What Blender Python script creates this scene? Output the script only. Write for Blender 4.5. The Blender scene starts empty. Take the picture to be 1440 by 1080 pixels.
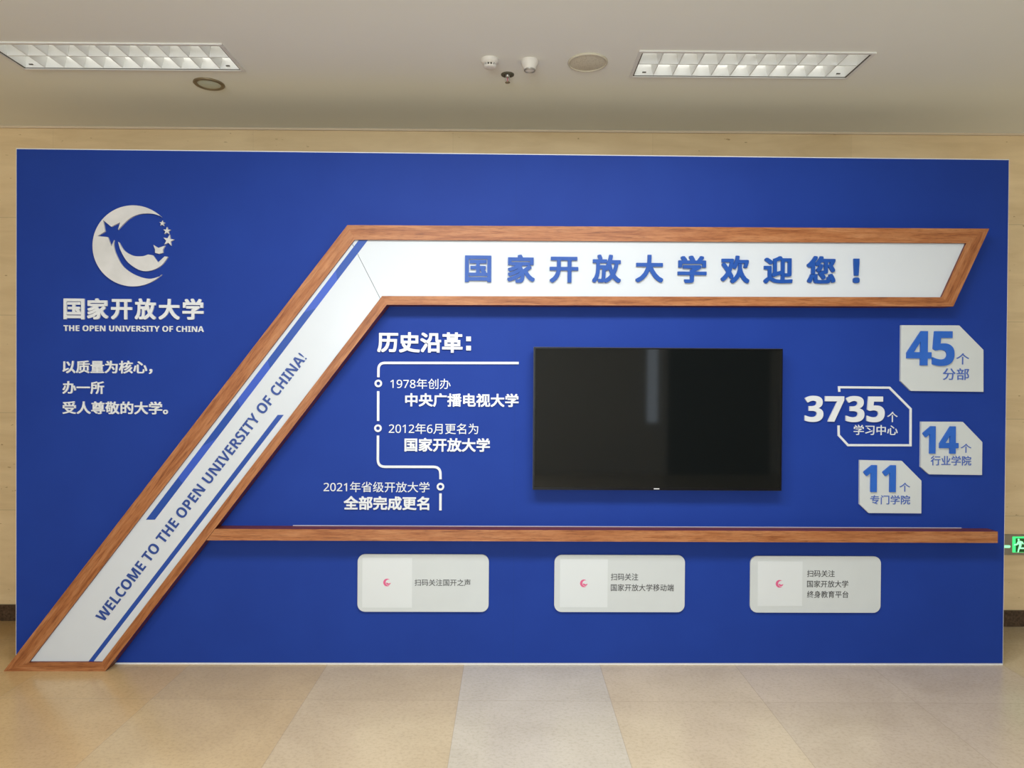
import bpy, bmesh, math
from mathutils import Matrix, Vector
from mathutils.geometry import tessellate_polygon

S = bpy.context.scene
COL = S.collection

# ------------------------------------------------------------------ camera
FPX = 971.42
CAM = Vector((0.0, -4.0, 1.6653))
PITCH, YAW, ROLL = -0.0083, -0.0025, -0.0066
M3 = Matrix.Rotation(YAW, 3, 'Z') @ Matrix.Rotation(PITCH, 3, 'X') @ Matrix.Rotation(ROLL, 3, 'Y')
cd = bpy.data.cameras.new('camera')
cam = bpy.data.objects.new('camera', cd)
COL.objects.link(cam)
cd.sensor_width = 36.0
cd.lens = FPX * 36.0 / 1440.0
cd.clip_start = 0.05
cam.matrix_world = Matrix.Translation(CAM) @ (M3 @ Matrix(((1, 0, 0), (0, 0, -1), (0, 1, 0)))).to_4x4()
S.camera = cam

S.view_settings.view_transform = 'Standard'
S.view_settings.look = 'None'
S.view_settings.gamma = 1.0
S.view_settings.use_curve_mapping = False
S.view_settings.exposure = 0.45

# ------------------------------------------------------------------ daylight and added overhead fill
world = bpy.data.worlds.new('overcast_sky')
S.world = world
world.use_nodes = True
world.node_tree.nodes['Background'].inputs[0].default_value = (0.80, 0.90, 1.0, 1)
world.node_tree.nodes['Background'].inputs[1].default_value = 1.6

ROOM_X0, ROOM_X1, ROOM_Y0, ROOM_Y1, CEIL = -4.6, 4.9, -8.2, 0.686, 3.344
WIN = (-2.6, 0.35, 0.55, 2.9)          # large window in the wall behind the camera
SLIT = (2.55, 2.85, 0.85, 2.6)         # narrow glazed slit beside it


def area(name, loc, rot, sx, sy, power, color=(1, 1, 1), spread=180):
    l = bpy.data.lights.new(name, 'AREA')
    l.shape = 'RECTANGLE'
    l.size, l.size_y = sx, sy
    l.energy = power
    l.color = color
    l.spread = math.radians(spread)
    o = bpy.data.objects.new(name, l)
    COL.objects.link(o)
    o.location = loc
    o.rotation_euler = rot
    return o


area('window_daylight', ((WIN[0] + WIN[1]) / 2, ROOM_Y0 - 0.25, (WIN[2] + WIN[3]) / 2),
     (math.radians(90), 0, 0), WIN[1] - WIN[0], WIN[3] - WIN[2], 175, (0.88, 0.95, 1.0))
for lx_, ly_ in ((-0.55, -1.95), (0.85, -1.95)):      # unseen overhead fill, added for brightness and falloff on the board
    area('overhead_fill', (lx_, ly_, CEIL - 0.005), (0, 0, 0), 1.2, 0.7, 47, (0.93, 0.97, 1.0))

# ------------------------------------------------------------------ material helpers


def mat(name, color, rough=0.5, spec=0.5, metal=0.0, emit=None, strength=1.0):
    m = bpy.data.materials.new(name)
    m.use_nodes = True
    b = m.node_tree.nodes['Principled BSDF']
    b.inputs['Base Color'].default_value = (*color, 1)
    b.inputs['Roughness'].default_value = rough
    b.inputs['Specular IOR Level'].default_value = spec
    b.inputs['Metallic'].default_value = metal
    if emit:
        b.inputs['Emission Color'].default_value = (*emit, 1)
        b.inputs['Emission Strength'].default_value = strength
    return m


class NT:
    def __init__(self, m):
        self.t = m.node_tree
        self.b = self.t.nodes['Principled BSDF']

    def n(self, typ, **kw):
        nd = self.t.nodes.new(typ)
        for k, v in kw.items():
            setattr(nd, k, v)
        return nd

    def l(self, a, b):
        self.t.links.new(a, b)

    def math(self, op, a, b=None, c=None):
        nd = self.n('ShaderNodeMath', operation=op)
        for i, v in enumerate((a, b, c)):
            if v is None:
                continue
            if isinstance(v, (int, float)):
                nd.inputs[i].default_value = v
            else:
                self.l(v, nd.inputs[i])
        return nd.outputs[0]

    def mix(self, fac, a, b, blend='MIX'):
        nd = self.n('ShaderNodeMix', data_type='RGBA', blend_type=blend)
        for i, v in ((0, fac), (6, a), (7, b)):
            if isinstance(v, (int, float)):
                nd.inputs[i].default_value = v
            elif isinstance(v, tuple):
                nd.inputs[i].default_value = (*v, 1)
            else:
                self.l(v, nd.inputs[i])
        return nd.outputs[2]

    def noise(self, scale, detail=4, rough=0.55, stretch=(1, 1, 1), dist=0.0):
        tc = self.n('ShaderNodeTexCoord')
        mp = self.n('ShaderNodeMapping')
        mp.inputs['Scale'].default_value = stretch
        self.l(tc.outputs['Object'], mp.inputs['Vector'])
        nz = self.n('ShaderNodeTexNoise')
        nz.inputs['Scale'].default_value = scale
        nz.inputs['Detail'].default_value = detail
        nz.inputs['Roughness'].default_value = rough
        nz.inputs['Distortion'].default_value = dist
        self.l(mp.outputs[0], nz.inputs['Vector'])
        return nz.outputs[0]

    def ramp(self, fac, stops, interp='LINEAR'):
        r = self.n('ShaderNodeValToRGB')
        r.color_ramp.interpolation = interp
        el = r.color_ramp.elements
        while len(el) < len(stops):
            el.new(0.5)
        for e, (p, c) in zip(el, stops):
            e.position = p
            e.color = (*c, 1)
        self.l(fac, r.inputs[0])
        return r.outputs[0]

    def bump(self, h, strength, dist=0.002):
        bp = self.n('ShaderNodeBump')
        bp.inputs['Strength'].default_value = strength
        bp.inputs['Distance'].default_value = dist
        self.l(h, bp.inputs['Height'])
        self.l(bp.outputs[0], self.b.inputs['Normal'])

    def color(self, out):
        self.l(out, self.b.inputs['Base Color'])


def soft_mat(name, c0, c1, scale, rough=0.5, spec=0.5, bump=0.0, metal=0.0):
    m = mat(name, c0, rough, spec, metal)
    t = NT(m)
    nz = t.noise(scale)
    t.color(t.ramp(nz, [(0.3, c0), (0.7, c1)]))
    if bump:
        t.bump(nz, bump)
    return m


# blue printed film on the board
M_BLUE = soft_mat('blue_printed_film', (0.0075, 0.035, 0.245), (0.0088, 0.0395, 0.265), 3.0, 0.6, 0.2)
M_JOINT = mat('blue_joint_tape', (0.0085, 0.036, 0.225), 0.6, 0.2)
M_EDGE = mat('white_foam_edge', (0.80, 0.80, 0.80), 0.7)
M_WHITE = soft_mat('white_acrylic', (0.64, 0.655, 0.66), (0.67, 0.685, 0.69), 2.0, 0.30, 0.4)
M_FACE = soft_mat('white_printed_face', (0.575, 0.605, 0.63), (0.59, 0.62, 0.645), 2.0, 0.22, 0.45)
M_PLAQUE = soft_mat('plaque_grey_white', (0.53, 0.555, 0.545), (0.555, 0.58, 0.57), 3.0, 0.35, 0.4)
M_STICK = mat('white_sticker', (0.61, 0.635, 0.63), 0.4)
M_SATIN = soft_mat('brushed_white_emblem', (0.55, 0.545, 0.525), (0.64, 0.63, 0.615), 9.0, 0.3, 0.5)
M_LBLUE = soft_mat('letter_blue', (0.007, 0.062, 0.30), (0.010, 0.072, 0.33), 8.0, 0.35, 0.4)
M_NAVY = mat('navy_printed_letters', (0.016, 0.055, 0.25), 0.4)
M_STRIPE = mat('royal_blue_stripe', (0.010, 0.060, 0.31), 0.3)
M_STRIPE2 = mat('light_royal_blue_stripe', (0.03, 0.085, 0.45), 0.3)
M_NUM = soft_mat('number_blue', (0.015, 0.10, 0.44), (0.020, 0.115, 0.48), 9.0, 0.3, 0.4)
M_CAPB = mat('caption_blue', (0.06, 0.12, 0.40), 0.4)
M_INK = mat('black_print', (0.06, 0.06, 0.06), 0.5)
M_PINK = mat('crimson_emblem_print', (0.62, 0.10, 0.22), 0.5)
M_PALE = mat('pale_lavender', (0.42, 0.38, 0.45), 0.4)
M_SEAM = mat('dark_seam', (0.06, 0.07, 0.09), 0.8)


def wood(name, dark, mid, light):
    m = mat(name, mid, 0.42, 0.35)
    t = NT(m)
    a = t.noise(2.2, 5, 0.6, (1.6, 22, 22), 0.6)
    b = t.noise(9.0, 3, 0.6, (2.0, 30, 30), 0.2)
    c = t.ramp(a, [(0.30, dark), (0.47, mid), (0.72, light)])
    c2 = t.ramp(b, [(0.36, (0.55, 0.5, 0.48)), (0.5, (1, 1, 1))])
    t.color(t.mix(0.7, c, c2, 'MULTIPLY'))
    return m


M_WOOD = wood('orange_wood_grain', (0.235, 0.072, 0.020), (0.355, 0.132, 0.045), (0.45, 0.20, 0.082))
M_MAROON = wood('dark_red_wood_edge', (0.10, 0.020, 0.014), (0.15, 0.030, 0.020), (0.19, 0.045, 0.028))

# wall: beige marble slabs with fine joints
M_WALL = mat('beige_marble', (0.55, 0.42, 0.23), 0.35, 0.4)
t = NT(M_WALL)
tc = t.n('ShaderNodeTexCoord')
sp = t.n('ShaderNodeSeparateXYZ')
t.l(tc.outputs['Object'], sp.inputs[0])
PW, PH = 1.35, 0.66
fz = t.math('DIVIDE', t.math('ADD', sp.outputs[2], 4 * PH - 0.748), PH)
fx = t.math('DIVIDE', t.math('ADD', sp.outputs[0], 10 * PW + 0.4), PW)
jz = t.math('LESS_THAN', t.math('FRACT', fz), 0.006)
jx = t.math('LESS_THAN', t.math('FRACT', fx), 0.003)
cmb = t.n('ShaderNodeCombineXYZ')
t.l(t.math('FLOOR', fx), cmb.inputs[0])
t.l(t.math('FLOOR', fz), cmb.inputs[2])
wn = t.n('ShaderNodeTexWhiteNoise')
t.l(cmb.outputs[0], wn.inputs['Vector'])
base = t.ramp(wn.outputs['Value'], [(0.0, (0.75, 0.575, 0.335)), (1.0, (0.80, 0.62, 0.37))])
vein = t.ramp(t.noise(1.6, 6, 0.6, (1, 1, 5), 0.8), [(0.3, (0.90, 0.86, 0.80)), (0.65, (1.05, 1.04, 1.02))])
spk = t.ramp(t.noise(26, 2, 0.5, (0.8, 0.8, 1.9)), [(0.24, (0.55, 0.47, 0.38)), (0.28, (1, 1, 1))])
c = t.mix(1.0, base, vein, 'MULTIPLY')
c = t.mix(0.9, c, spk, 'MULTIPLY')
c = t.mix(t.math('MULTIPLY', t.math('MAXIMUM', jz, t.math('MULTIPLY', jx, 0.25)), 0.35), c, (0.22, 0.16, 0.09))
t.color(c)

M_SKIRT = soft_mat('dark_brown_granite', (0.035, 0.020, 0.012), (0.10, 0.06, 0.035), 60, 0.25, 0.5)
M_COVE = mat('cream_cove_strip', (0.70, 0.57, 0.40), 0.6)
M_CEIL = soft_mat('cream_ceiling_paint', (0.88, 0.89, 0.82), (0.90, 0.91, 0.84), 1.2, 0.85, 0.2)
M_LEFTDIM = soft_mat('darkened_left_wall', (0.42, 0.33, 0.22), (0.48, 0.38, 0.26), 3, 0.5, 0.3)  # unseen left wall, made darker to cut bounce light on that side
M_SIDE = soft_mat('warm_wall_paint', (0.80, 0.78, 0.73), (0.83, 0.81, 0.76), 1.5, 0.8, 0.2)

M_DARKPANEL = mat('dark_green_reflection_panel', (0.02, 0.035, 0.03), 0.5)

# floor: polished stone tiles, tone varies per tile, with a warm cast painted in at left
M_FLOOR = mat('polished_stone_tiles', (0.6, 0.5, 0.35), 0.22, 0.45)
t = NT(M_FLOOR)
tc = t.n('ShaderNodeTexCoord')
sp = t.n('ShaderNodeSeparateXYZ')
t.l(tc.outputs['Object'], sp.inputs[0])
P = 0.79
fx = t.math('DIVIDE', t.math('ADD', sp.outputs[0], 0.258 + 8 * P), P)
fy = t.math('DIVIDE', t.math('ADD', sp.outputs[1], 0.447 + 12 * P), P)
cmb = t.n('ShaderNodeCombineXYZ')
t.l(t.math('FLOOR', fx), cmb.inputs[0])
t.l(t.math('FLOOR', fy), cmb.inputs[1])
wn = t.n('ShaderNodeTexWhiteNoise')
t.l(cmb.outputs[0], wn.inputs['Vector'])
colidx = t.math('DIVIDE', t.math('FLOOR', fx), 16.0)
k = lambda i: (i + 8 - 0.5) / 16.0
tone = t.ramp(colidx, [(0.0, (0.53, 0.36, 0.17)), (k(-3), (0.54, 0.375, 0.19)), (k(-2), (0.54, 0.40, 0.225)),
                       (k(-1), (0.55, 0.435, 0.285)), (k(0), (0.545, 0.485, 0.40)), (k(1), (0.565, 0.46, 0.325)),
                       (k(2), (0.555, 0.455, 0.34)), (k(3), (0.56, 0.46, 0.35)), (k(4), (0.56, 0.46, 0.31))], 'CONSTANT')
var = t.ramp(wn.outputs['Value'], [(0.0, (0.96, 0.955, 0.945)), (1.0, (1.03, 1.03, 1.03))])
st1 = t.ramp(t.noise(2.0, 6, 0.62, (1, 1, 1), 0.5), [(0.3, (0.90, 0.88, 0.84)), (0.7, (1.07, 1.07, 1.06))])
st2 = t.ramp(t.noise(60, 3, 0.7, (0.9, 1.1, 1)), [(0.36, (0.88, 0.87, 0.85)), (0.52, (1.02, 1.02, 1.02))])
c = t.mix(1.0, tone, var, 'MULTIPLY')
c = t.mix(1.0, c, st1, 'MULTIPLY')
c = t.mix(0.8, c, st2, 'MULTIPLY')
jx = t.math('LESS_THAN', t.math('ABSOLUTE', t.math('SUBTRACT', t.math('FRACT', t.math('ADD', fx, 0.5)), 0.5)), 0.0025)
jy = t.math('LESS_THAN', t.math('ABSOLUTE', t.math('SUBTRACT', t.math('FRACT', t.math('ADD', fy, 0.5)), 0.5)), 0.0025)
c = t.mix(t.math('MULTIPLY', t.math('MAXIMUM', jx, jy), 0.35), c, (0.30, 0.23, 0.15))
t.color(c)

M_TVB = mat('black_bezel', (0.004, 0.004, 0.005), 0.3, 0.25)
M_TVEDGE = mat('grey_metal_edge', (0.10, 0.11, 0.16), 0.35, 0.5)
M_SCREEN = mat('black_glass_screen', (0.0055, 0.0065, 0.0065), 0.05, 0.42)
M_LOGO = mat('silver_print', (0.75, 0.75, 0.76), 0.3)
M_METALW = soft_mat('white_enamel', (0.78, 0.78, 0.75), (0.81, 0.81, 0.78), 6, 0.35, 0.4)
M_ALU = mat('satin_white_aluminium', (0.80, 0.81, 0.79), 0.3, 0.5, 0.15)
M_TRAY = mat('white_reflector', (0.80, 0.81, 0.78), 0.4, 0.5)
M_TUBE = mat('lit_white_tube', (0.85, 0.86, 0.84), 0.3, 0.3, 0, (1.0, 0.98, 0.93), 1.6)
M_DARKRIM = mat('dark_gap_line', (0.10, 0.09, 0.075), 0.7)
M_PLASTIC = soft_mat('cream_plastic', (0.78, 0.76, 0.70), (0.80, 0.78, 0.72), 10, 0.45, 0.4)
M_BRONZE = mat('tarnished_brass', (0.26, 0.21, 0.13), 0.4, 0.5, 0.5)
M_NICKEL = mat('dull_nickel', (0.45, 0.44, 0.40), 0.35, 0.5, 0.7)
M_GLASS = mat('frosted_green_glass', (0.55, 0.60, 0.52), 0.25)
M_VENT = mat('dark_vent', (0.10, 0.09, 0.06), 0.7)
M_STEEL = soft_mat('dull_steel_plate', (0.27, 0.24, 0.17), (0.33, 0.29, 0.21), 20, 0.4, 0.5, 0.0, 0.3)
M_GREEN = mat('lit_green', (0.05, 0.6, 0.2), 0.4, 0.3, 0, (0.05, 0.85, 0.18), 0.85)
M_GREENW = mat('lit_pale_green', (0.3, 0.8, 0.5), 0.4, 0.3, 0, (0.30, 0.95, 0.45), 0.8)
M_GREEND = mat('dark_green_print', (0.02, 0.14, 0.03), 0.5)
M_SPKRIM = mat('beige_speaker_rim', (0.66, 0.62, 0.49), 0.5)
M_SPK = mat('speaker_grille', (0.60, 0.57, 0.44), 0.6)
t = NT(M_SPK)
vo = t.n('ShaderNodeTexVoronoi')
vo.inputs['Scale'].default_value = 110
tc = t.n('ShaderNodeTexCoord')
t.l(tc.outputs['Object'], vo.inputs['Vector'])
t.color(t.ramp(vo.outputs['Distance'], [(0.22, (0.50, 0.46, 0.34)), (0.34, (0.68, 0.64, 0.50))]))

# ------------------------------------------------------------------ geometry helpers


def link(name, bm, material, parent=None, loc=None, recalc=True):
    if recalc:
        bmesh.ops.recalc_face_normals(bm, faces=bm.faces)
    me = bpy.data.meshes.new(name)
    bm.to_mesh(me)
    bm.free()
    for mm in (material if isinstance(material, (list, tuple)) else [material]):
        me.materials.append(mm)
    o = bpy.data.objects.new(name, me)
    COL.objects.link(o)
    if parent is not None:
        o.parent = parent
    if loc is not None:
        o.location = loc
    return o


def box(bm, x0, x1, y0, y1, z0, z1, bevel=0.0, mi=0):
    vs = [bm.verts.new((x, y, z)) for x in (x0, x1) for y in (y0, y1) for z in (z0, z1)]
    fs = []
    for q in ((0, 1, 3, 2), (4, 6, 7, 5), (0, 4, 5, 1), (2, 3, 7, 6), (0, 2, 6, 4), (1, 5, 7, 3)):
        f = bm.faces.new([vs[i] for i in q])
        f.material_index = mi
        fs.append(f)
    if bevel:
        es = list({e for f in fs for e in f.edges})
        bmesh.ops.bevel(bm, geom=es, offset=bevel, segments=2, profile=0.5, affect='EDGES')
    return fs


def prism(bm, pts, d0, d1, mi_front=0, mi_side=0):
    """2D outline (X, Z) seen from the front, extruded from depth d0 (back) to d1 (front, toward -Y)."""
    a = sum(pts[i][0] * pts[(i + 1) % len(pts)][1] - pts[(i + 1) % len(pts)][0] * pts[i][1] for i in range(len(pts)))
    if a < 0:
        pts = pts[::-1]
    fr = [bm.verts.new((x, -d1, z)) for x, z in pts]
    bk = [bm.verts.new((x, -d0, z)) for x, z in pts]
    n = len(pts)
    tris = tessellate_polygon([[Vector((x, z, 0)) for x, z in pts]])
    for t_ in tris:
        a2 = ((pts[t_[1]][0] - pts[t_[0]][0]) * (pts[t_[2]][1] - pts[t_[0]][1]) - (pts[t_[2]][0] - pts[t_[0]][0]) * (pts[t_[1]][1] - pts[t_[0]][1]))
        if a2 < 0:
            t_ = t_[::-1]
        bm.faces.new([fr[q] for q in t_]).material_index = mi_front
        bm.faces.new([bk[q] for q in t_[::-1]]).material_index = mi_side
    for i in range(n):
        s = bm.faces.new((fr[i], bk[i], bk[(i + 1) % n], fr[(i + 1) % n]))
        s.material_index = mi_side


def lathe(bm, prof, n=36, cx=0, cy=0, cz=0):
    rings = []
    for r, z in prof:
        if r < 1e-6:
            rings.append([bm.verts.new((cx, cy, cz + z))])
        else:
            rings.append([bm.verts.new((cx + r * math.cos(2 * math.pi * i / n), cy + r * math.sin(2 * math.pi * i / n), cz + z)) for i in range(n)])
    for a, b in zip(rings, rings[1:]):
        for i in range(n):
            j = (i + 1) % n
            if len(a) == 1 and len(b) == 1:
                continue
            if len(a) == 1:
                bm.faces.new((a[0], b[i], b[j]))
            elif len(b) == 1:
                bm.faces.new((a[i], a[j], b[0]))
            else:
                bm.faces.new((a[i], a[j], b[j], b[i]))


def smooth(o):
    for p in o.data.polygons:
        p.use_smooth = True
    return o


def thing(name, label, cat, loc=(0, 0, 0), rz=0.0, group=None):
    o = bpy.data.objects.new(name, None)
    o.empty_display_size = 0.1
    COL.objects.link(o)
    o.location = loc
    o.rotation_euler = (0, 0, rz)
    o['label'] = label
    o['category'] = cat
    if group:
        o['group'] = group
    return o


def struct(name, bm, m):
    o = link(name, bm, m)
    o['kind'] = 'structure'
    return o


# the board stands turned by PHI; everything fixed to it is written in board coordinates
# (X along the board, d = distance out of its front, Z up)
PHI = 0.0114
CP, SP = math.cos(PHI), math.sin(PHI)


def ray(u, v):
    return M3 @ Vector(((u - 720) / FPX, 1.0, -(v - 540) / FPX))


def at(u, v, d):
    n = Vector((-SP, CP, 0))
    r = ray(u, v)
    p = CAM + r * ((-d - n.dot(CAM)) / n.dot(r))
    return (CP * p.x + SP * p.y, p.z)


def atz(u, v, z):
    r = ray(u, v)
    return CAM + r * ((z - CAM.z) / r.z)


def aty(u, v, y):
    r = ray(u, v)
    return CAM + r * ((y - CAM.y) / r.y)


class Board:
    """a thing fixed to the board: root Empty at base, parts written in board coordinates"""

    def __init__(self, name, label, cat, X, d, Z, group=None):
        self.base = Vector((X, -d, Z))
        w = Vector((CP * X + SP * d, SP * X - CP * d, Z))
        self.root = thing(name, label, cat, w, PHI, group)

    def part(self, name, bm, material, parent=None, recalc=True, label=None):
        off = self.base if parent is None else self.base
        bmesh.ops.translate(bm, verts=bm.verts, vec=-off)
        o = link(name, bm, material, parent or self.root, None, recalc)
        if label:
            o['label'] = label
        return o


# ------------------------------------------------------------------ lettering


def bold(s):
    return ''.join(chr(0x1D7EC + int(c)) if c in '0123456789' else chr(0x1D5D4 + ord(c) - 65) if 'A' <= c <= 'Z' else c for c in s)


def sans(s):
    return ''.join(chr(0x1D7E2 + int(c)) if c in '0123456789' else c for c in s)


def flat_text(s, spacing=1.0):
    cu = bpy.data.curves.new('lettering', 'FONT')
    cu.body = s
    cu.size = 1.0
    cu.space_character = spacing
    cu.resolution_u = 4
    o = bpy.data.objects.new('lettering', cu)
    COL.objects.link(o)
    bpy.context.view_layer.update()
    ev = o.evaluated_get(bpy.context.evaluated_depsgraph_get())
    me = ev.to_mesh()
    v = [(q.co.x, q.co.y) for q in me.vertices]
    f = [tuple(p.vertices) for p in me.polygons]
    ev.to_mesh_clear()
    bpy.data.objects.remove(o)
    bpy.data.curves.remove(cu)
    return v, f


def text_bm(s, r=0.0, spacing=1.0, place=None, d0=0.0, thick=0.006, rx=None):
    """letters thickened by r (in em), mapped by place(x, y, bbox) to board X, Z and given a depth"""
    v, f = flat_text(s, spacing)
    rx = r if rx is None else rx
    kern = [(0, 0)]
    if r:
        kern += [(rx, 0), (-rx, 0), (0, r), (0, -r)] + [(a * rx * 0.97, b * r * 0.97) for a in (1, -1) for b in (1, -1)]
    x0 = min(p[0] for p in v) - rx
    x1 = max(p[0] for p in v) + rx
    y0 = min(p[1] for p in v) - r
    y1 = max(p[1] for p in v) + r
    cnt = {}
    for p in f:
        for i in range(len(p)):
            a, b = p[i], p[(i + 1) % len(p)]
            cnt[(a, b)] = cnt.get((a, b), 0) + 1
    rim = [e for e in cnt if (e[1], e[0]) not in cnt]
    bm = bmesh.new()
    for kx, (ax, ay) in enumerate(kern):
        fr, bk = [], []
        for (x, y) in v:
            X, Z = place((x + ax - x0) / (x1 - x0), (y + ay - y0) / (y1 - y0))
            fr.append(bm.verts.new((X, -(d0 + thick - kx * 2e-5), Z)))
            bk.append(bm.verts.new((X, -d0, Z)))
        for p in f:
            try:
                bm.faces.new([fr[i] for i in p])
            except ValueError:
                pass
        for a, b in rim:
            bm.faces.new((fr[b], fr[a], bk[a], bk[b]))
    return bm


def words(B, name, n, bm, key, material, label=None):
    """split a lettering mesh into its n words at the widest gaps along key(vertex)"""
    vs_ = sorted(bm.verts, key=key)
    ks = [key(v) for v in vs_]
    gaps = sorted(range(1, len(ks)), key=lambda i: ks[i] - ks[i - 1])[-(n - 1):]
    lim = sorted((ks[i] + ks[i - 1]) / 2 for i in gaps)
    idx = {v: sum(key(v) > q for q in lim) for v in bm.verts}
    for w in range(n):
        b2 = bm.copy()
        b2.verts.ensure_lookup_table()
        bm.verts.ensure_lookup_table()
        bmesh.ops.delete(b2, geom=[b2.verts[i] for i, v in enumerate(bm.verts) if idx[v] != w], context='VERTS')
        B.part(name, b2, material, recalc=False, label=label)
    bm.free()


def rect_place(px, d):
    """px = (left, top, right, bottom) of the letters in the picture, on the plane at depth d"""
    l, tp, r, b = px
    xm, ym = (l + r) / 2, (tp + b) / 2
    X0, X1 = at(l, ym, d)[0], at(r, ym, d)[0]
    Z0, Z1 = at(xm, b, d)[1], at(xm, tp, d)[1]
    return lambda u, w: (X0 + u * (X1 - X0), Z0 + w * (Z1 - Z0))


def letters(B, name, s, px, d0, thick, material, r=0.0, spacing=1.0, parent=None, label=None, rx=None):
    bm = text_bm(s, r, spacing, rect_place(px, d0 + thick), d0, thick, rx)
    return B.part(name, bm, material, parent, recalc=False, label=label)


def poly(pxs, d):
    return [at(u, v, d) for u, v in pxs]


def arc(cx, cy, r, a0, a1, n=24):
    return [(cx + r * math.cos(math.radians(a0 + (a1 - a0) * i / n)), cy - r * math.sin(math.radians(a0 + (a1 - a0) * i / n))) for i in range(n + 1)]


def curve_pts(pts, n=6):
    """Catmull-Rom through picture points"""
    out = []
    for i in range(len(pts) - 1):
        p0, p1, p2, p3 = pts[max(i - 1, 0)], pts[i], pts[i + 1], pts[min(i + 2, len(pts) - 1)]
        for j in range(n):
            q = j / n
            out.append(tuple(0.5 * (2 * p1[m] + (p2[m] - p0[m]) * q + (2 * p0[m] - 5 * p1[m] + 4 * p2[m] - p3[m]) * q * q
                                    + (3 * p1[m] - p0[m] - 3 * p2[m] + p3[m]) * q ** 3) for m in (0, 1)))
    out.append(pts[-1])
    return out


def star(cx, cy, R, rot=90, inner=0.40):
    return [(cx + (R if i % 2 == 0 else R * inner) * math.cos(math.radians(rot + 36 * i)),
             cy - (R if i % 2 == 0 else R * inner) * math.sin(math.radians(rot + 36 * i))) for i in range(10)]


def fillet(path, rad, n=6):
    out = [path[0]]
    for i in range(1, len(path) - 1):
        a, b, c_ = (Vector(path[i - 1]), Vector(path[i]), Vector(path[i + 1]))
        p = b + (a - b).normalized() * rad
        q = b + (c_ - b).normalized() * rad
        for j in range(n + 1):
            s_ = j / n
            out.append(tuple((1 - s_) ** 2 * p + 2 * s_ * (1 - s_) * b + s_ * s_ * q))
    out.append(path[-1])
    return out


def ribbon(bm, path, w, d0, d1):
    """line of width w along board-space path"""
    pts = [Vector(p) for p in path]
    L, Rr = [], []
    for i, p in enumerate(pts):
        t0 = (p - pts[i - 1]).normalized() if i else (pts[1] - p).normalized()
        t1 = (pts[i + 1] - p).normalized() if i < len(pts) - 1 else t0
        tt = (t0 + t1).normalized()
        nn = Vector((-tt.y, tt.x)) * (w / 2 / max(0.5, tt.dot(t0)))
        L.append(tuple(p + nn))
        Rr.append(tuple(p - nn))
    prism(bm, L + Rr[::-1], d0, d1)


def ring(bm, cx, cz, r0, r1, d0, d1, n=32):
    vs = []
    for i in range(n):
        a = 2 * math.pi * i / n
        cc, ss = math.cos(a), math.sin(a)
        vs.append([bm.verts.new((cx + r * cc, -d, cz + r * ss)) for r, d in ((r1, d0), (r1, d1), (r0, d1), (r0, d0))])
    for i in range(n):
        a, b = vs[i], vs[(i + 1) % n]
        for k_ in range(3):
            bm.faces.new((a[k_], b[k_], b[k_ + 1], a[k_ + 1]))


def round_rect(x0, x1, z0, z1, r, n=8):
    out = []
    for cx, cz, a0 in ((x1 - r, z1 - r, 0), (x0 + r, z1 - r, 90), (x0 + r, z0 + r, 180), (x1 - r, z0 + r, 270)):
        for i in range(n + 1):
            a = math.radians(a0 + 90 * i / n)
            out.append((cx + r * math.cos(a), cz + r * math.sin(a)))
    return out


# ------------------------------------------------------------------ room
bm = bmesh.new()
box(bm, ROOM_X0, ROOM_X1, ROOM_Y0, ROOM_Y1, -0.1, 0.0)
struct('floor', bm, M_FLOOR)

bm = bmesh.new()
box(bm, ROOM_X0 - 0.2, ROOM_X1 + 0.2, ROOM_Y1, ROOM_Y1 + 0.2, -0.1, CEIL + 0.2)
struct('wall_rear', bm, M_WALL)

bm = bmesh.new()
box(bm, ROOM_X0 - 0.2, ROOM_X0, ROOM_Y0, ROOM_Y1, -0.1, CEIL + 0.2)
struct('wall_left', bm, M_LEFTDIM)
bm = bmesh.new()
box(bm, ROOM_X1, ROOM_X1 + 0.2, ROOM_Y0, ROOM_Y1, -0.1, CEIL + 0.2)
struct('wall_right', bm, M_SIDE)


def grid_sheet(bm, us, vs, hole, make):
    for i in range(len(us) - 1):
        for j in range(len(vs) - 1):
            cu, cv = (us[i] + us[i + 1]) / 2, (vs[j] + vs[j + 1]) / 2
            if not any(h[0] < cu < h[1] and h[2] < cv < h[3] for h in hole):
                make(us[i], us[i + 1], vs[j], vs[j + 1])


bm = bmesh.new()
holes = [WIN, SLIT]
us = sorted({ROOM_X0 - 0.2, ROOM_X1 + 0.2, *[h[i] for h in holes for i in (0, 1)]})
vs = sorted({-0.1, CEIL + 0.2, *[h[i] for h in holes for i in (2, 3)]})
grid_sheet(bm, us, vs, holes, lambda a, b, c_, d_: box(bm, a, b, ROOM_Y0 - 0.2, ROOM_Y0, c_, d_))
struct('wall_front', bm, M_SIDE)


def window(name, w, nx):
    bm = bmesh.new()
    y0, y1 = ROOM_Y0 - 0.14, ROOM_Y0 - 0.06
    f = 0.05
    box(bm, w[0], w[1], y0, y1, w[2], w[2] + f)
    box(bm, w[0], w[1], y0, y1, w[3] - f, w[3])
    for i in range(nx + 1):
        x = w[0] + (w[1] - w[0] - f) * i / nx
        box(bm, x, x + f, y0, y1, w[2] + f, w[3] - f)
    struct(name, bm, M_METALW)


window('window_1', WIN, 3)
window('window_2', SLIT, 1)

bm = bmesh.new()
box(bm, ROOM_X0, ROOM_X1, ROOM_Y1 - 0.015, ROOM_Y1, 0.0, 0.109)
struct('baseboard_rear', bm, M_SKIRT)
bm = bmesh.new()
box(bm, ROOM_X0, ROOM_X1, ROOM_Y1 - 0.012, ROOM_Y1, CEIL - 0.014, CEIL)
struct('trim_1', bm, M_COVE)

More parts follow.
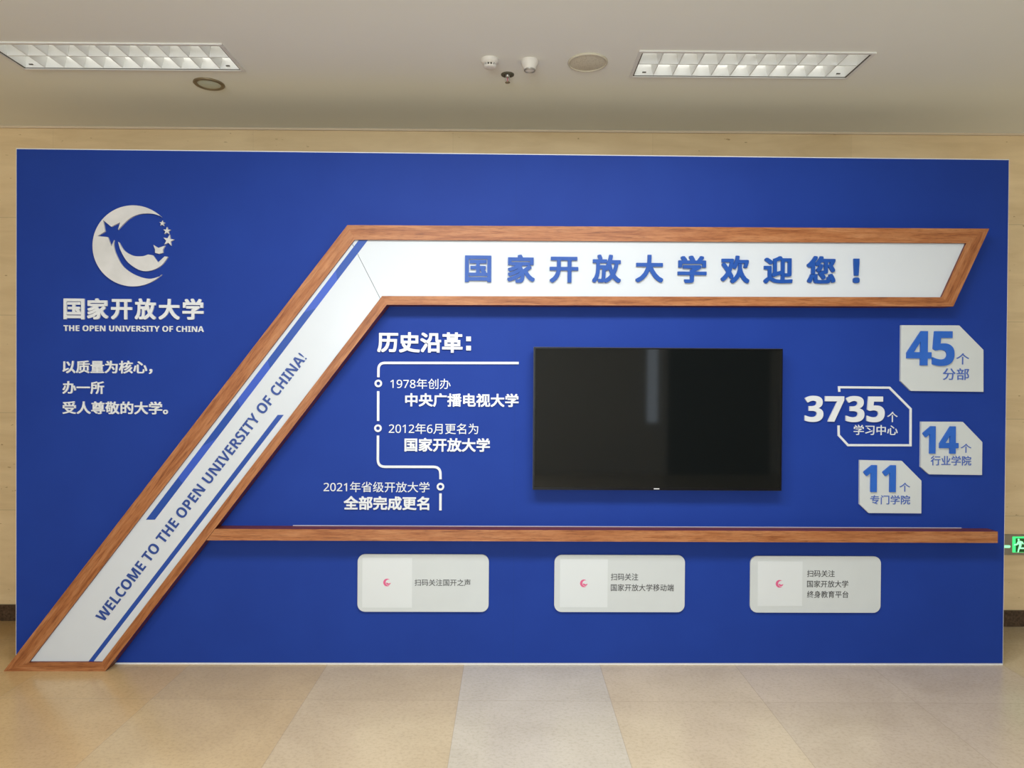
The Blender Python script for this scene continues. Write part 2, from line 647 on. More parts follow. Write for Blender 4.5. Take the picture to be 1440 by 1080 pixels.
# dark panel added behind the camera to darken half the screen (it shows only as a reflection in the screen)
bm = bmesh.new()
box(bm, 2.95, 4.75, ROOM_Y0 + 0.001, ROOM_Y0 + 0.05, 0.001, 2.75)
struct('dark_reflection_panel', bm, M_DARKPANEL)

# ceiling with openings for the recessed lights
LW, LD = 1.2, 0.298
LIGHTS = [(-2.6714, -0.4952), (0.6542, -0.4566)]
chole = [(x, x + LW, y, y + LD) for x, y in LIGHTS]
bm = bmesh.new()
us = sorted({ROOM_X0, ROOM_X1, *[h[i] for h in chole for i in (0, 1)]})
vs = sorted({ROOM_Y0, ROOM_Y1, *[h[i] for h in chole for i in (2, 3)]})
grid_sheet(bm, us, vs, chole, lambda a, b, c_, d_: box(bm, a, b, c_, d_, CEIL, CEIL + 0.02))
bmesh.ops.remove_doubles(bm, verts=bm.verts, dist=1e-5)
struct('ceiling', bm, M_CEIL)

# ------------------------------------------------------------------ display board
X0, X1, BH = -2.8371, 2.9051, 2.9627
XS = at(724, 560, 0)[0]
DB = Board('display_board', 'large royal blue display board standing on the floor in front of the beige wall', 'display board', 0, 0, 0)
for a, b in ((X0, XS - 0.0003), (XS + 0.0003, X1)):
    bm = bmesh.new()
    e0 = 0.006 if a == X0 else 0
    e1 = 0.006 if b == X1 else 0
    box(bm, a + e0, b - e1, -0.001, 0.03, 0.012, BH - 0.006)
    DB.part('panel', bm, M_BLUE)
bm = bmesh.new()
box(bm, X0, X1, 0.004, 0.12, 0.0, BH)
DB.part('edge_trim', bm, M_EDGE, label='white foam edge around the blue panels')

bm = bmesh.new()
box(bm, XS - 0.0016, XS + 0.0016, -0.0011, 0.0035, 0.014, BH - 0.008)
DB.part('joint_strip', bm, M_JOINT)

# crescent emblem
E_D0, E_D1 = 0.001, 0.012
emb = []
outer = arc(187, 345.7, 57, 45, 315, 60)
cres = outer + curve_pts([(227.5, 387.5), (210, 392), (190, 386.5), (173, 374.5), (163, 357), (159.8, 345), (160.3, 337.5)])[1:] \
    + [(156.5, 346.5), (151.5, 333.3), (137, 332), (147.6, 325.5), (145, 309.5), (156.3, 318.8), (169, 312.5), (165.8, 323)] \
    + curve_pts([(165.8, 323), (180, 309), (193, 302), (206, 300), (217, 301), (227, 304.3)])[1:-1]
bm = bmesh.new()
prism(bm, poly(cres, E_D1), E_D0, E_D1)
EM = DB.part('emblem', bm, M_SATIN, label='satin white crescent emblem')
inner = curve_pts([(166, 340), (170, 353), (180, 369), (197, 380), (212.5, 380.3), (227, 373), (236, 361)]) + [(231.5, 360.5), (222.3, 369), (215, 359)] \
    + curve_pts([(208, 357.8), (200, 360.3), (187.5, 359.5), (175, 352.5), (167.5, 341)])
bm = bmesh.new()
prism(bm, poly(inner, E_D1), E_D0, E_D1)
DB.part('inner_crescent', bm, M_SATIN, EM)
for s_ in (star(228, 314, 4.2, 85), star(234.6, 324.6, 5.6, 88), star(237, 338, 8.2, 80),
           [(215.5, 344.3), (222.6, 348.6), (232, 345.3), (228.8, 351), (229, 355.6), (223.2, 357), (218, 355.4), (218, 350.6)]):
    bm = bmesh.new()
    prism(bm, poly(s_, E_D1), E_D0, E_D1)
    DB.part('star', bm, M_SATIN, EM)

# raised white writing on the board
T0, TT = 0.001, 0.009
W_ = M_WHITE
for i, ch in enumerate('国家开放大学'):
    pitch = (286 - 88.7 - 29.6) / 5
    v = {'国': (1.5, 0.5), '家': (0, 0), '开': (0.5, 1), '放': (0, 0), '大': (0, 0.5), '学': (0, 0)}[ch]
    l_ = 88.7 + pitch * i
    letters(DB, 'title_character', ch, (l_ + v[0] * 0.3, 419.3 + v[1] + 0.12 * i, l_ + 29.6, 449.0 + 0.12 * i), T0, TT, W_, 0.028)
words(DB, 'title_word', 5, text_bm(bold('THE OPEN UNIVERSITY OF CHINA'), 0.0, 1.0, rect_place((89.2, 458.0, 286.5, 466.2), 0.007), T0, 0.006), lambda v: v.co.x, W_)
letters(DB, 'motto_lettering', '以质量为核心，', (87.7, 507, 214, 525.6), T0, 0.006, W_, 0.020)
letters(DB, 'motto_lettering', '办一所', (87.7, 536, 146, 554), T0, 0.006, W_, 0.020)
letters(DB, 'motto_lettering', '受人尊敬的大学。', (87.7, 564.5, 236, 582.5), T0, 0.006, W_, 0.020)
letters(DB, 'heading_lettering', '历史沿革', (530.5, 467, 650.5, 495.8), T0, TT, W_, 0.030)
for yy in (476.5, 489.5):
    bm = bmesh.new()
    prism(bm, poly([(655.5, yy - 3.3), (662.3, yy - 3.3), (662.3, yy + 3.3), (655.5, yy + 3.3)], 0.01), T0, T0 + TT)
    DB.part('heading_dot', bm, W_)
letters(DB, 'timeline_lettering', sans('1978') + '年创办', (549, 532.3, 633.6, 547), T0, 0.004, W_, 0.003)
letters(DB, 'timeline_lettering', '中央广播电视大学', (569.7, 553.2, 729.3, 572.2), T0, 0.007, W_, 0.026)
letters(DB, 'timeline_lettering', sans('2012') + '年' + sans('6') + '月更名为', (546.7, 595.3, 672.5, 610.3), T0, 0.004, W_, 0.003)
letters(DB, 'timeline_lettering', '国家开放大学', (568.8, 616, 689, 635.3), T0, 0.007, W_, 0.026)
letters(DB, 'timeline_lettering', sans('2021') + '年省级开放大学', (455, 677.5, 604, 692.3), T0, 0.004, W_, 0.003)
letters(DB, 'timeline_lettering', '全部完成更名', (483.3, 698, 603.6, 717.3), T0, 0.007, W_, 0.026)
PX = 0.00412
for path, rad in (([(729.5, 510.5), (532.3, 510.3), (532, 530.5)], 9), ([(531.8, 550), (531.7, 592)], 0),
                  ([(531.5, 612.5), (531.3, 656.4), (619.3, 656.6), (619.4, 674)], 10), ([(619.4, 694), (619.3, 717.8)], 0)):
    bm = bmesh.new()
    p = fillet(path, rad) if rad else path
    ribbon(bm, poly(p, 0.007), 3.4 * PX, T0, 0.007)
    DB.part('timeline_line', bm, W_)
for u, v in ((532, 539.2), (531.5, 602.2), (619.4, 684.4)):
    x, z = at(u, v, 0.007)
    bm = bmesh.new()
    ring(bm, x, z, 2.6 * PX, 5.3 * PX, T0, 0.008)
    DB.part('timeline_marker', bm, W_)

# study centre count, set straight on the board
bm = bmesh.new()
ribbon(bm, poly([(1180.5, 551), (1180, 544.6), (1251, 545.2), (1280.8, 575.2), (1280.6, 626.2), (1192.6, 626), (1179.6, 612), (1179.4, 598.3)], 0.006), 3.1 * PX, T0, 0.006)
DB.part('count_outline', bm, W_)
letters(DB, 'count_number', bold('3735'), (1132, 556.8, 1244.3, 593.6), T0, 0.010, M_WHITE, 0.010)
letters(DB, 'count_caption', '个', (1248, 579, 1262.4, 593.6), T0, 0.004, W_, 0.003)
letters(DB, 'count_caption', '学习中心', (1200.7, 597.6, 1262.6, 611.8), T0, 0.004, W_, 0.007)

# ------------------------------------------------------------------ slanted banner with wooden frame
FD, FACE = 0.092, 0.078
OUT = [(5, 944), (488.5, 316.5), (1391.3, 321.5), (1340.5, 431), (544, 428.5), (148, 943)]
INN = [(41, 931.5), (498.5, 337), (1358.8, 342), (1324, 418), (537.3, 416.2), (143, 931.2)]
OUTB = poly(OUT, FD)
INNB = poly(INN, FD)
OUTB[0] = (OUTB[0][0], 0.0)
OUTB[5] = (OUTB[5][0], 0.0)
zt = (INNB[0][1] + INNB[5][1]) / 2
INNB[0] = (INNB[0][0], zt)
INNB[5] = (INNB[5][0], zt)
BN = Board('banner', 'white slanted banner in an orange wood frame running down to the floor', 'banner', (OUTB[0][0] + OUTB[5][0]) / 2, FD / 2, 0)
for i in range(6):
    j = (i + 1) % 6
    q = [OUTB[i], OUTB[j], INNB[j], INNB[i]]
    p0 = Vector(OUTB[i])
    dv = Vector(OUTB[j]) - p0
    ang = math.atan2(dv.y, dv.x)
    ca, sa = math.cos(ang), math.sin(ang)
    loc2 = [((x - p0.x) * ca + (z - p0.y) * sa, -(x - p0.x) * sa + (z - p0.y) * ca) for x, z in q]
    bm = bmesh.new()
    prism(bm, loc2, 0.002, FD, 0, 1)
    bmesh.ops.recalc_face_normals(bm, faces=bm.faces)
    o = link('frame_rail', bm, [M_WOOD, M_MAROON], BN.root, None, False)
    o.location = Vector((p0.x, 0, p0.y)) - BN.base
    o.rotation_euler = (0, -ang, 0)

# white faces, one for the leg and one for the arm, meeting at a fine seam


def grow(pts, g):
    out = []
    n = len(pts)
    A = sum(pts[i][0] * pts[(i + 1) % n][1] - pts[(i + 1) % n][0] * pts[i][1] for i in range(n))
    s_ = -1 if A > 0 else 1
    for i in range(n):
        p, a, b = Vector(pts[i]), Vector(pts[i - 1]), Vector(pts[(i + 1) % n])
        t0, t1 = (p - a).normalized(), (b - p).normalized()
        n0, n1 = Vector((-t0.y, t0.x)) * s_, Vector((-t1.y, t1.x)) * s_
        m_ = (n0 + n1).normalized()
        out.append(tuple(p + m_ * (g / max(0.3, m_.dot(n0)))))
    return out


sT, sB = Vector(at(494.3, 340.5, FACE)), Vector(at(534.5, 419.5, FACE))
sd = (sB - sT).normalized()
sn = Vector((-sd.y, sd.x)) * 0.0012
G = grow(INNB, 0.004)
leg = [G[0], tuple(sT - sd * 0.02 - sn), tuple(sB + sd * 0.01 - sn), G[4], G[5]]
arm = [tuple(sT - sd * 0.02 + sn), G[1], G[2], G[3], tuple(sB + sd * 0.01 + sn)]
if (Vector(leg[1]) - Vector(G[0])).length > (Vector(arm[0]) - Vector(G[0])).length:
    leg[1], arm[0] = arm[0], leg[1]
    leg[2], arm[4] = arm[4], leg[2]
for pts in (leg, arm):
    bm = bmesh.new()
    prism(bm, pts, 0.003, FACE)
    BN.part('face_panel', bm, M_FACE, label='glossy white face panel')

# blue stripes along the leg
ST = FACE + 0.0012
bm = bmesh.new()
La, Lb = Vector((505, 337)), Vector((205.2, 730.8))
Ra, Rb = Vector((517.8, 337)), Vector((217.8, 730.8))
cuts = [(0, 0), (0.11, 0.145), (0.26, 0.245), (0.43, 0.46), (0.57, 0.60), (0.74, 0.71), (0.85, 0.87), (1, 1)]
for i in range(len(cuts) - 1):
    (l0, r0), (l1, r1) = cuts[i], cuts[i + 1]
    q = [La.lerp(Lb, l0), Ra.lerp(Rb, r0), Ra.lerp(Rb, r1), La.lerp(Lb, l1)]
    prism(bm, poly([tuple(p) for p in q], ST), FACE - 0.002, ST, i % 2, i % 2)
BN.part('stripe', bm, [M_STRIPE, M_STRIPE2], label='broad blue stripe with lighter facets')
bm = bmesh.new()
prism(bm, poly([(123.8, 931), (390.5, 583.4), (399, 583.4), (131, 931)], ST), FACE - 0.002, ST)
BN.part('stripe', bm, M_STRIPE, label='narrow blue stripe')

# welcome line up the leg
b0, b1 = Vector(at(145.6, 875.2, FACE)), Vector(at(431.8, 504.0, FACE))
up = Vector(at(134.0, 865.0, FACE)) - b0
ax = b1 - b0
axn = ax.normalized()
up = Vector((-axn.y, axn.x)) * 0.0575
bm = text_bm(bold('WELCOME TO THE OPEN UNIVERSITY OF CHINA') + '!', 0.0, 1.0,
             lambda u, w: tuple(b0 + ax * u + up * (w * 1.05 - 0.02)), FACE - 0.001, 0.004)
words(BN, 'slogan_word', 7, bm, lambda v: v.co.x * axn.x + v.co.z * axn.y, M_NAVY, 'navy block letters running up the slant')
for ch, px in (('国', (653.8, 359.2, 690.8, 396.6)), ('家', (713.4, 358, 752.2, 397.6)), ('开', (773, 361, 813.2, 397.4)),
               ('放', (833, 358, 873.3, 397.6)), ('大', (894, 358.2, 933, 397.0)), ('学', (953.2, 359.3, 993.8, 397.8)),
               ('欢', (1014, 359.3, 1054.2, 398.2)), ('迎', (1074.3, 360, 1115, 398.6)), ('您', (1135.2, 360, 1175.2, 398.6)),
               ('！', (1200.3, 363.6, 1209.2, 398))):
    letters(BN, 'greeting_character', ch, px, FACE - 0.001, 0.013, M_LBLUE, 0.027)

# ------------------------------------------------------------------ shelf ledge
SD = 0.086
zf = at(850, 745.5, SD)[1]
zb = at(850, 761.5, SD)[1]
xr = at(1402.6, 758, SD)[0]
e0, e1 = Vector(OUTB[4]), Vector(OUTB[5])
edge_x = lambda z: e0.x + (e1.x - e0.x) * (z - e0.y) / (e1.y - e0.y) + 0.002
SH = Board('display_ledge', 'long narrow orange wood ledge below the television', 'shelf', (edge_x(zf) + xr) / 2, SD / 2, zb)
bm = bmesh.new()
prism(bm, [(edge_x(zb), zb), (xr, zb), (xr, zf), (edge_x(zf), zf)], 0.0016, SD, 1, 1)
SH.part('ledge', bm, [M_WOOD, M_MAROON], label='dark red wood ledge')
bm = bmesh.new()
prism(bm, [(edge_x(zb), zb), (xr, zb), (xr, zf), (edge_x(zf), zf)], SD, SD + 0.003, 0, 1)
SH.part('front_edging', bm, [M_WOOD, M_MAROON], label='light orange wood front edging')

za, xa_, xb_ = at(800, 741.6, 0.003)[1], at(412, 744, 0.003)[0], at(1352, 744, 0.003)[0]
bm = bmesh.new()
box(bm, xa_, xb_, -0.004, -0.0016, zf, zf + 0.0045)  # thin pale strip along the back edge of the ledge top
SH.part('pale_line', bm, M_PALE, label='thin pale line along the back')

# ------------------------------------------------------------------ television
TD = 0.07
c0, c1, c2, c3 = [at(u, v, TD) for u, v in ((750.3, 488.3), (1101.3, 489.6), (1098.5, 691), (749.2, 688.3))]
tx0, tx1 = (c0[0] + c3[0]) / 2, (c1[0] + c2[0]) / 2
tz1, tz0 = (c0[1] + c1[1]) / 2, (c2[1] + c3[1]) / 2
TV = Board('television', 'large black wall-mounted flat television, switched off', 'television', (tx0 + tx1) / 2, TD / 2, tz0)
bm = bmesh.new()
box(bm, tx0, tx1, -TD, -0.032, tz0, tz1, 0.003)
TV.part('casing', bm, M_TVEDGE)
bm = bmesh.new()
bz = 0.010
for a in ((tx0 + .0015, tx1 - .0015, tz1 - bz, tz1 - .0015), (tx0 + .0015, tx1 - .0015, tz0 + .0015, tz0 + 0.016),
          (tx0 + .0015, tx0 + bz, tz0 + 0.016, tz1 - bz), (tx1 - bz, tx1 - .0015, tz0 + 0.016, tz1 - bz)):
    box(bm, a[0], a[1], -TD - 0.004, -TD + 0.001, a[2], a[3])
TV.part('bezel', bm, M_TVB)
bm = bmesh.new()
box(bm, tx0 + bz, tx1 - bz, -TD - 0.002, -TD + 0.001, tz0 + 0.016, tz1 - bz)
TV.part('screen', bm, M_SCREEN, label='black glossy screen')
lx, lz = at(923, 687.2, TD)
bm = bmesh.new()
box(bm, lx - 0.016, lx + 0.016, -TD - 0.0055, -TD - 0.003, lz - 0.0022, lz + 0.0022)
TV.part('logo', bm, M_LOGO, label='tiny silver mark')
bm = bmesh.new()
cxm, czm = (tx0 + tx1) / 2, (tz0 + tz1) / 2
box(bm, cxm - 0.35, cxm + 0.35, -0.034, -0.0016, czm - 0.2, czm + 0.2)
TV.part('mount_bracket', bm, M_TVB)


# ------------------------------------------------------------------ statistic plaques
def stat(label, outline, num, numpx, unitpx, cap, cappx, bold_r):
    pts = poly(outline, 0.016)
    cx = sum(p[0] for p in pts) / len(pts)
    B = Board('statistic_plaque', label, 'plaque', cx, 0.008, min(p[1] for p in pts), 'cut-corner white plaques right of the television')
    bm = bmesh.new()
    prism(bm, pts, 0.0016, 0.016)
    B.part('plate', bm, M_PLAQUE)
    letters(B, 'number', bold(num), numpx, 0.0155, 0.010, M_NUM, bold_r, 0.94, label='raised bright blue number')
    letters(B, 'unit_character', '个', unitpx, 0.0155, 0.003, M_CAPB, 0.004)
    letters(B, 'caption', cap, cappx, 0.0155, 0.003, M_CAPB, 0.008, label='small blue caption')


stat('white cut-corner plaque reading 45, topmost and largest on the board',
     [(1267.4, 457.3), (1349, 457.6), (1383, 492), (1383, 551), (1281, 549.7), (1266.7, 535.8)],
     '45', (1275.4, 465.6, 1342.6, 514.6), (1345, 496.7, 1363, 512.6), '分部', (1326, 517.8, 1363, 534.5), 0.008)
stat('small white cut-corner plaque reading 14, below the largest plaque',
     [(1295.5, 593), (1354, 593.2), (1381.5, 621.7), (1381, 668), (1306.5, 667), (1294.9, 656.7)],
     '14', (1298, 599.5, 1348.3, 638), (1351.3, 624, 1366, 636.7), '行业学院', (1309, 641, 1366, 654.6), 0.012)
stat('small white cut-corner plaque reading 11, lowest on the board',
     [(1209.2, 647), (1268.3, 648.2), (1295.8, 676), (1295.6, 722), (1221.5, 721.4), (1208.9, 709.4)],
     '11', (1214.7, 654.2, 1260, 692), (1265.2, 679, 1280, 691.5), '专门学院', (1224, 696.5, 1280, 709.3), 0.012)


# ------------------------------------------------------------------ information plaques under the shelf (their codes are left blank)
def info(label, px, stick, logo, lines):
    x0, z1 = at(px[0], (px[1] + px[3]) / 2, 0.012)[0], at((px[0] + px[2]) / 2, px[1], 0.012)[1]
    x1, z0 = at(px[2], (px[1] + px[3]) / 2, 0.012)[0], at((px[0] + px[2]) / 2, px[3], 0.012)[1]
    B = Board('information_plaque', label, 'plaque', (x0 + x1) / 2, 0.006, z0, 'rounded white plaques below the ledge')
    bm = bmesh.new()
    prism(bm, round_rect(x0, x1, z0, z1, 0.043), 0.0016, 0.012)
    B.part('plate', bm, M_PLAQUE)
    p = rect_place(stick, 0.0125)
    a, b = p(0, 0), p(1, 1)
    bm = bmesh.new()
    box(bm, a[0], b[0], -0.0128, -0.0115, a[1], b[1])
    sk = B.part('sticker', bm, M_STICK, label='blank white square sticker')
    bm = bmesh.new()
    u, v = logo
    cr = arc(u, v, 5.4, 45, 315, 20) + arc(u + 2.2, v, 4.2, 285, 75, 16)
    prism(bm, poly(cr, 0.0134), 0.0125, 0.0134)
    arc2 = arc(u + 1.9, v + 0.2, 3.3, 185, 345, 12) + arc(u + 2.6, v - 1.6, 2.9, 325, 215, 12)
    prism(bm, poly(arc2, 0.0134), 0.0125, 0.0134)
    B.part('emblem', bm, M_PINK, sk, label='small crimson crescent')
    for s_, q in lines:
        letters(B, 'caption', s_, q, 0.0118, 0.0012, M_INK, 0.006, label='small black caption')


info('rounded white plaque with one line of text, leftmost of three below the ledge',
     (502.8, 779.6, 687.3, 860.4), (509.5, 784.5, 579.5, 854.5), (544.3, 819.2), [('扫码关注国开之声', (583, 814.6, 661.8, 824))])
info('rounded white plaque with two lines of text, under the television',
     (779.6, 780.6, 963, 860.8), (787.5, 786.5, 854.5, 854), (821, 820.4),
     [('扫码关注', (859, 806.3, 897.6, 816.2)), ('国家开放大学移动端', (859, 821.4, 947.6, 831.4))])
info('rounded white plaque with three lines of text, rightmost of three below the ledge',
     (1055, 782.2, 1238.6, 861.6), (1065.5, 789.7, 1128.3, 852.3), (1096.3, 821),
     [('扫码关注', (1135, 801.8, 1174, 811.4)), ('国家开放大学', (1135, 816.3, 1193, 826)), ('终身教育平台', (1135, 831, 1193.2, 840.8))])


# ------------------------------------------------------------------ recessed ceiling lights
def ceiling_light(label, x, y, tube_mat):
    T = thing('ceiling_light', label, 'ceiling light', (x + LW / 2, y + LD / 2, CEIL), 0, 'recessed louvre lights in the ceiling')
    hx, hy = LW / 2, LD / 2
    bm = bmesh.new()
    w, e = 0.016, 0.006
    for a in ((-hx - e, hx + e, -hy - e, -hy + w - e), (-hx - e, hx + e, hy - w + e, hy + e),
              (-hx - e, -hx + w - e, -hy + w - e, hy - w + e), (hx - w + e, hx + e, -hy + w - e, hy - w + e)):
        box(bm, a[0], a[1], a[2], a[3], -0.008, 0.0)
    link('frame', bm, M_METALW, T)
    bm = bmesh.new()
    g = 0.004
    for a in ((-hx + g, hx - g, -hy + g, -hy + g + .004), (-hx + g, hx - g, hy - g - .004, hy - g),
              (-hx + g, -hx + g + .004, -hy + g, hy - g), (hx - g - .004, hx - g, -hy + g, hy - g)):
        box(bm, a[0], a[1], a[2], a[3], 0.0, 0.11)
    box(bm, -hx + g, hx - g, -hy + g, hy - g, 0.11, 0.114)
    link('housing', bm, M_TRAY, T)
    bm = bmesh.new()
    q = 0.0105
    for a in ((-hx + q, hx - q, -hy + q, -hy + q + .004), (-hx + q, hx - q, hy - q - .004, hy - q),
              (-hx + q, -hx + q + .006, -hy + q, hy - q), (hx - q - .006, hx - q, -hy + q, hy - q)):
        box(bm, a[0], a[1], a[2], a[3], -0.004, 0.003)
    link('louvre_rim', bm, M_DARKRIM, T, None).__setitem__('label', 'dark rim around the louvre')
    bm = bmesh.new()
    for a in ((-hx + q + .006, hx - q - .006, -hy + q + .004, -hy + q + .0055), (-hx + q + .006, hx - q - .006, hy - q - .0055, hy - q - .004),
              (-hx + q + .006, -hx + q + .0075, -hy + q + .0055, hy - q - .0055), (hx - q - .0075, hx - q - .006, -hy + q + .0055, hy - q - .0055)):
        box(bm, a[0], a[1], a[2], a[3], -0.002, 0.056)
    link('louvre_side', bm, M_ALU, T)
    ix, iy = hx - 0.018, hy - 0.016
    n = 11

    def wedge(bm, pts):      # blade: thin below, wider above
        vs_ = [bm.verts.new(p) for p in pts]
        for f in ((0, 1, 3, 2), (0, 2, 6, 4), (1, 5, 7, 3), (4, 6, 7, 5), (0, 4, 5, 1), (2, 3, 7, 6)):
            bm.faces.new([vs_[i] for i in f])
    bm = bmesh.new()
    wedge(bm, [(a, s_ * wd, z) for a in (-ix, ix) for z, wd, in ((0.0, 0.003), (0.055, 0.014)) for s_ in (-1, 1)])
    link('spine', bm, M_ALU, T)
    for i in range(1, n):
        xx = -ix + 2 * ix * i / n
        for sy in (-1, 1):
            bm = bmesh.new()
            yy0, yy1 = (0.004, iy) if sy > 0 else (-iy, -0.004)
            wedge(bm, [(xx + s_ * wd, yy, z) for yy in (yy0, yy1) for z, wd in ((0.0, 0.002), (0.055, 0.013)) for s_ in (-1, 1)])
            link('blade', bm, M_ALU, T)
    for sy in (-1, 1):
        bm = bmesh.new()
        r = 0.013
        vs_ = [[bm.verts.new((a, sy * hy / 2 + r * math.cos(b * math.pi / 8), 0.085 + r * math.sin(b * math.pi / 8))) for b in range(16)] for a in (-ix + .01, ix - .01)]
        for i in range(16):
            bm.faces.new((vs_[0][i], vs_[0][(i + 1) % 16], vs_[1][(i + 1) % 16], vs_[1][i]))
        for v_ in vs_:
            bm.faces.new(v_)
        smooth(link('tube', bm, tube_mat, T))
    for xx in (-ix + 0.05, ix - 0.05):
        bm = bmesh.new()
        box(bm, xx - 0.010, xx + 0.010, iy - 0.034, iy - 0.026, 0.0, 0.004)
        link('latch', bm, M_DARKRIM, T)
    return T


ceiling_light('recessed louvre light in the ceiling at the left, beside the round downlight', *LIGHTS[0], M_TUBE)
ceiling_light('recessed louvre light in the ceiling at the right, beside the round loudspeaker', *LIGHTS[1], M_TUBE)

# ------------------------------------------------------------------ small ceiling fittings
p = atz(294, 117.5, CEIL)
T = thing('downlight', 'small round recessed downlight with a dull brass rim in the ceiling', 'downlight', (p.x, p.y, CEIL))
bm = bmesh.new()
lathe(bm, [(0.084, 0.0), (0.085, -0.004), (0.080, -0.009), (0.070, -0.011), (0.064, -0.008), (0.062, -0.001)], 40)
smooth(link('rim', bm, M_BRONZE, T))
bm = bmesh.new()
lathe(bm, [(0.063, -0.004), (0.04, -0.010), (0.0, -0.012)], 40)
smooth(link('lens', bm, M_GLASS, T))

p = atz(689, 84, CEIL)
T = thing('smoke_detector', 'squat cream smoke detector with dark vents in the ceiling, left of the sprinkler', 'smoke detector', (p.x, p.y, CEIL))
T.scale = (0.84,) * 3
bm = bmesh.new()
lathe(bm, [(0.056, 0.0), (0.056, -0.012), (0.050, -0.022), (0.040, -0.028), (0.038, -0.030)], 40)
smooth(link('base', bm, M_PLASTIC, T))
bm = bmesh.new()
lathe(bm, [(0.031, -0.028), (0.031, -0.044)], 40)
smooth(link('vent', bm, M_VENT, T))
bm = bmesh.new()
for i in range(12):
    a = 2 * math.pi * i / 12
    ca, sa = math.cos(a), math.sin(a)
    vs_ = [bm.verts.new((r * ca - s_ * sa, r * sa + s_ * ca, z)) for r in (0.029, 0.038) for s_ in (-0.0035, 0.0035) for z in (-0.029, -0.044)]
    for f in ((0, 1, 3, 2), (4, 6, 7, 5), (0, 4, 5, 1), (2, 3, 7, 6), (0, 2, 6, 4), (1, 5, 7, 3)):
        bm.faces.new([vs_[q] for q in f])
link('vent_rib', bm, M_PLASTIC, T)
bm = bmesh.new()
lathe(bm, [(0.039, -0.043), (0.036, -0.049), (0.02, -0.052), (0.0, -0.053)], 40)
smooth(link('cap', bm, M_PLASTIC, T))

p = atz(745, 85.5, CEIL)
T = thing('heat_detector', 'tall cone-shaped cream detector in the ceiling between sprinkler and loudspeaker', 'detector', (p.x, p.y, CEIL))
T.scale = (0.88,) * 3
bm = bmesh.new()
lathe(bm, [(0.052, 0.0), (0.052, -0.012), (0.048, -0.024), (0.040, -0.038), (0.036, -0.052), (0.034, -0.054)], 40)
smooth(link('base', bm, M_PLASTIC, T))
bm = bmesh.new()
lathe(bm, [(0.034, -0.053), (0.035, -0.058), (0.033, -0.062), (0.028, -0.062), (0.026, -0.058)], 40)
smooth(link('guard_ring', bm, M_NICKEL, T))
bm = bmesh.new()
lathe(bm, [(0.027, -0.057), (0.016, -0.060), (0.0, -0.061)], 40)
smooth(link('sensor', bm, M_PLASTIC, T))

p = atz(713.8, 104.6, CEIL)
T = thing('fire_sprinkler', 'small pendent fire sprinkler with a dark round collar in the ceiling', 'sprinkler', (p.x, p.y, CEIL))
bm = bmesh.new()
lathe(bm, [(0.036, 0.0), (0.036, -0.004), (0.026, -0.008), (0.014, -0.003)], 32)
smooth(link('collar', bm, M_VENT, T))
bm = bmesh.new()
lathe(bm, [(0.012, 0.0), (0.012, -0.016), (0.007, -0.019), (0.0, -0.019)], 20)
smooth(link('body', bm, M_NICKEL, T))
bm = bmesh.new()
for s_ in (-1, 1):
    for a, b in (((0.010, -0.016), (0.012, -0.028)), ((0.012, -0.028), (0.003, -0.044))):
        vs_ = [bm.verts.new((s_ * (q[0] + w), y, q[1])) for q in (a, b) for w in (-0.0018, 0.0018) for y in (-0.002, 0.002)]
        for f in ((0, 1, 3, 2), (4, 6, 7, 5), (0, 4, 5, 1), (2, 3, 7, 6), (0, 2, 6, 4), (1, 5, 7, 3)):
            bm.faces.new([vs_[q] for q in f])
link('arm', bm, M_NICKEL, T)
bm = bmesh.new()
lathe(bm, [(0.0, -0.018), (0.0025, -0.020), (0.0025, -0.043), (0.0, -0.044)], 12)
smooth(link('bulb', bm, M_PINK, T))
bm = bmesh.new()
lathe(bm, [(0.0, -0.043), (0.013, -0.043), (0.014, -0.046), (0.0, -0.047)], 20)
smooth(link('deflector', bm, M_BRONZE, T))

p = atz(826.5, 87, CEIL)
T = thing('ceiling_loudspeaker', 'flat round beige loudspeaker grille in the ceiling left of the right-hand light', 'loudspeaker', (p.x, p.y, CEIL))
bm = bmesh.new()
lathe(bm, [(0.104, 0.0), (0.106, -0.004), (0.102, -0.010), (0.096, -0.010), (0.095, -0.004)], 48)
smooth(link('rim', bm, M_SPKRIM, T))
bm = bmesh.new()
lathe(bm, [(0.0955, -0.005), (0.06, -0.010), (0.0, -0.012)], 48)
smooth(link('grille', bm, M_SPK, T))

# ------------------------------------------------------------------ exit sign low on the wall
YW = ROOM_Y1
s0, s1 = aty(1380, 751.2, YW), aty(1500, 780.0, YW)
zt_, zb_ = aty(1430, 751.2, YW).z, aty(1430, 780.0, YW).z
xa, xb = s0.x, s1.x
T = thing('exit_sign', 'lit green running-man exit sign low on the beige wall right of the board', 'exit sign', ((xa + xb) / 2, YW, zb_))


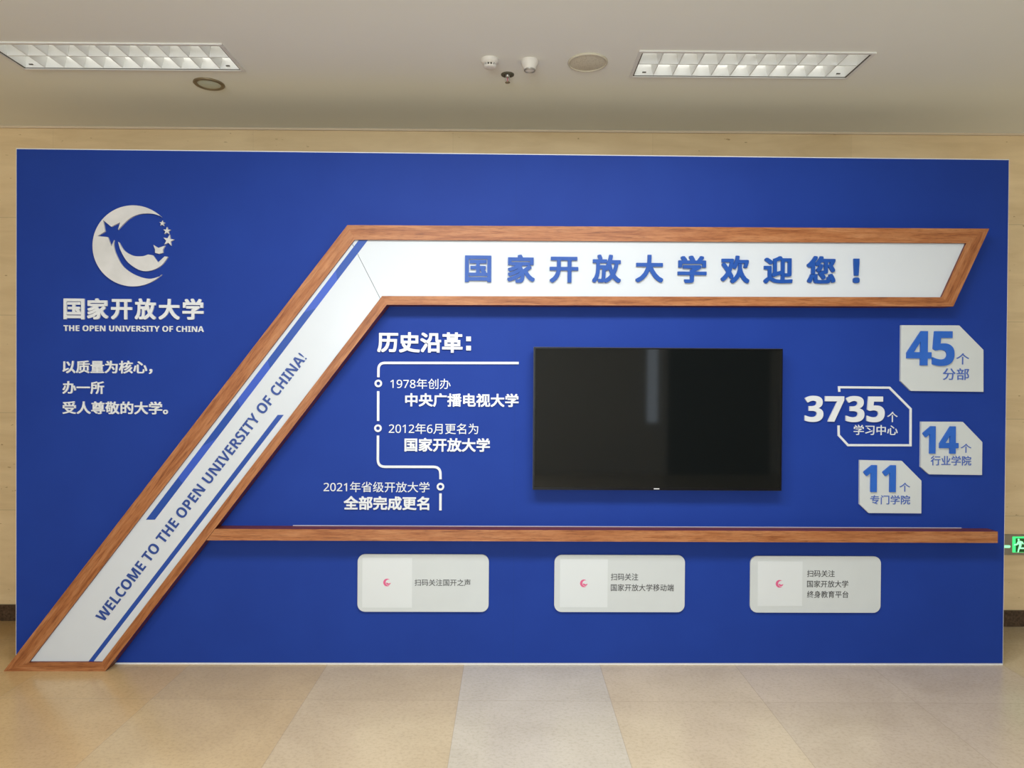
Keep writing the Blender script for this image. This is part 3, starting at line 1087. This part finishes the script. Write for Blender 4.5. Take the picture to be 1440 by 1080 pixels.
def spart(name, bm, m, parent=None, label=None):
    bmesh.ops.translate(bm, verts=bm.verts, vec=(-(xa + xb) / 2, -YW, -zb_))
    o = link(name, bm, m, parent or T)
    if label:
        o['label'] = label
    return o


bm = bmesh.new()
box(bm, xa, xb, YW - 0.012, YW - 0.0003, zb_, zt_, 0.002)
spart('plate', bm, M_STEEL)


def sw(u, v):
    q = aty(u, v, YW)
    return (q.x, q.z)


def sprism(bm, pxs, d0, d1):
    b2 = bmesh.new()
    prism(b2, [sw(u, v) for u, v in pxs], d0, d1)
    for v_ in b2.verts:
        v_.co.y += YW
    me = bpy.data.meshes.new('tmp')
    b2.to_mesh(me)
    b2.free()
    bm.from_mesh(me)
    bpy.data.meshes.remove(me)


bm = bmesh.new()
sprism(bm, [(1403, 769.7), (1403, 772.5), (1396, 767.8), (1403, 763.3), (1403, 765.9), (1418, 766.2), (1419.4, 767.9), (1418, 769.8)], 0.0125, 0.0135)
spart('arrow', bm, M_GREENW, label='pale green lit arrow')
bm = bmesh.new()
sprism(bm, [(1421.8, 754), (1443, 754), (1443, 776.2), (1421.8, 776.2)], 0.0122, 0.013)
pan = spart('lit_panel', bm, M_GREEN, label='glowing green pictogram panel')
bm = bmesh.new()
sprism(bm, [(1426.3, 756.4), (1439, 756.4), (1439, 775.8), (1426.3, 775.8)], 0.013, 0.0134)
spart('doorway', bm, M_GREEND, pan, label='dark green doorway')
bm = bmesh.new()
sprism(bm, arc(1430.4, 758.4, 1.5, 0, 337, 14), 0.0134, 0.014)
sprism(bm, [(1429.3, 760.2), (1433.5, 760), (1436.4, 761.2), (1437.7, 764.4), (1436.2, 764.8), (1434.6, 762.8), (1434.4, 766), (1433.6, 769.2),
            (1438.6, 769.2), (1438.6, 771.4), (1432.4, 771.2), (1431.4, 772.4), (1430.6, 775.8), (1428.6, 775.8), (1429.6, 771), (1431, 766.6), (1430.4, 764.2),
            (1428.2, 766), (1424.2, 766.6), (1424, 764.8), (1427.4, 764)], 0.0134, 0.014)
spart('running_figure', bm, M_GREENW, pan, label='pale green running figure')
bpy.context.view_layer.update()
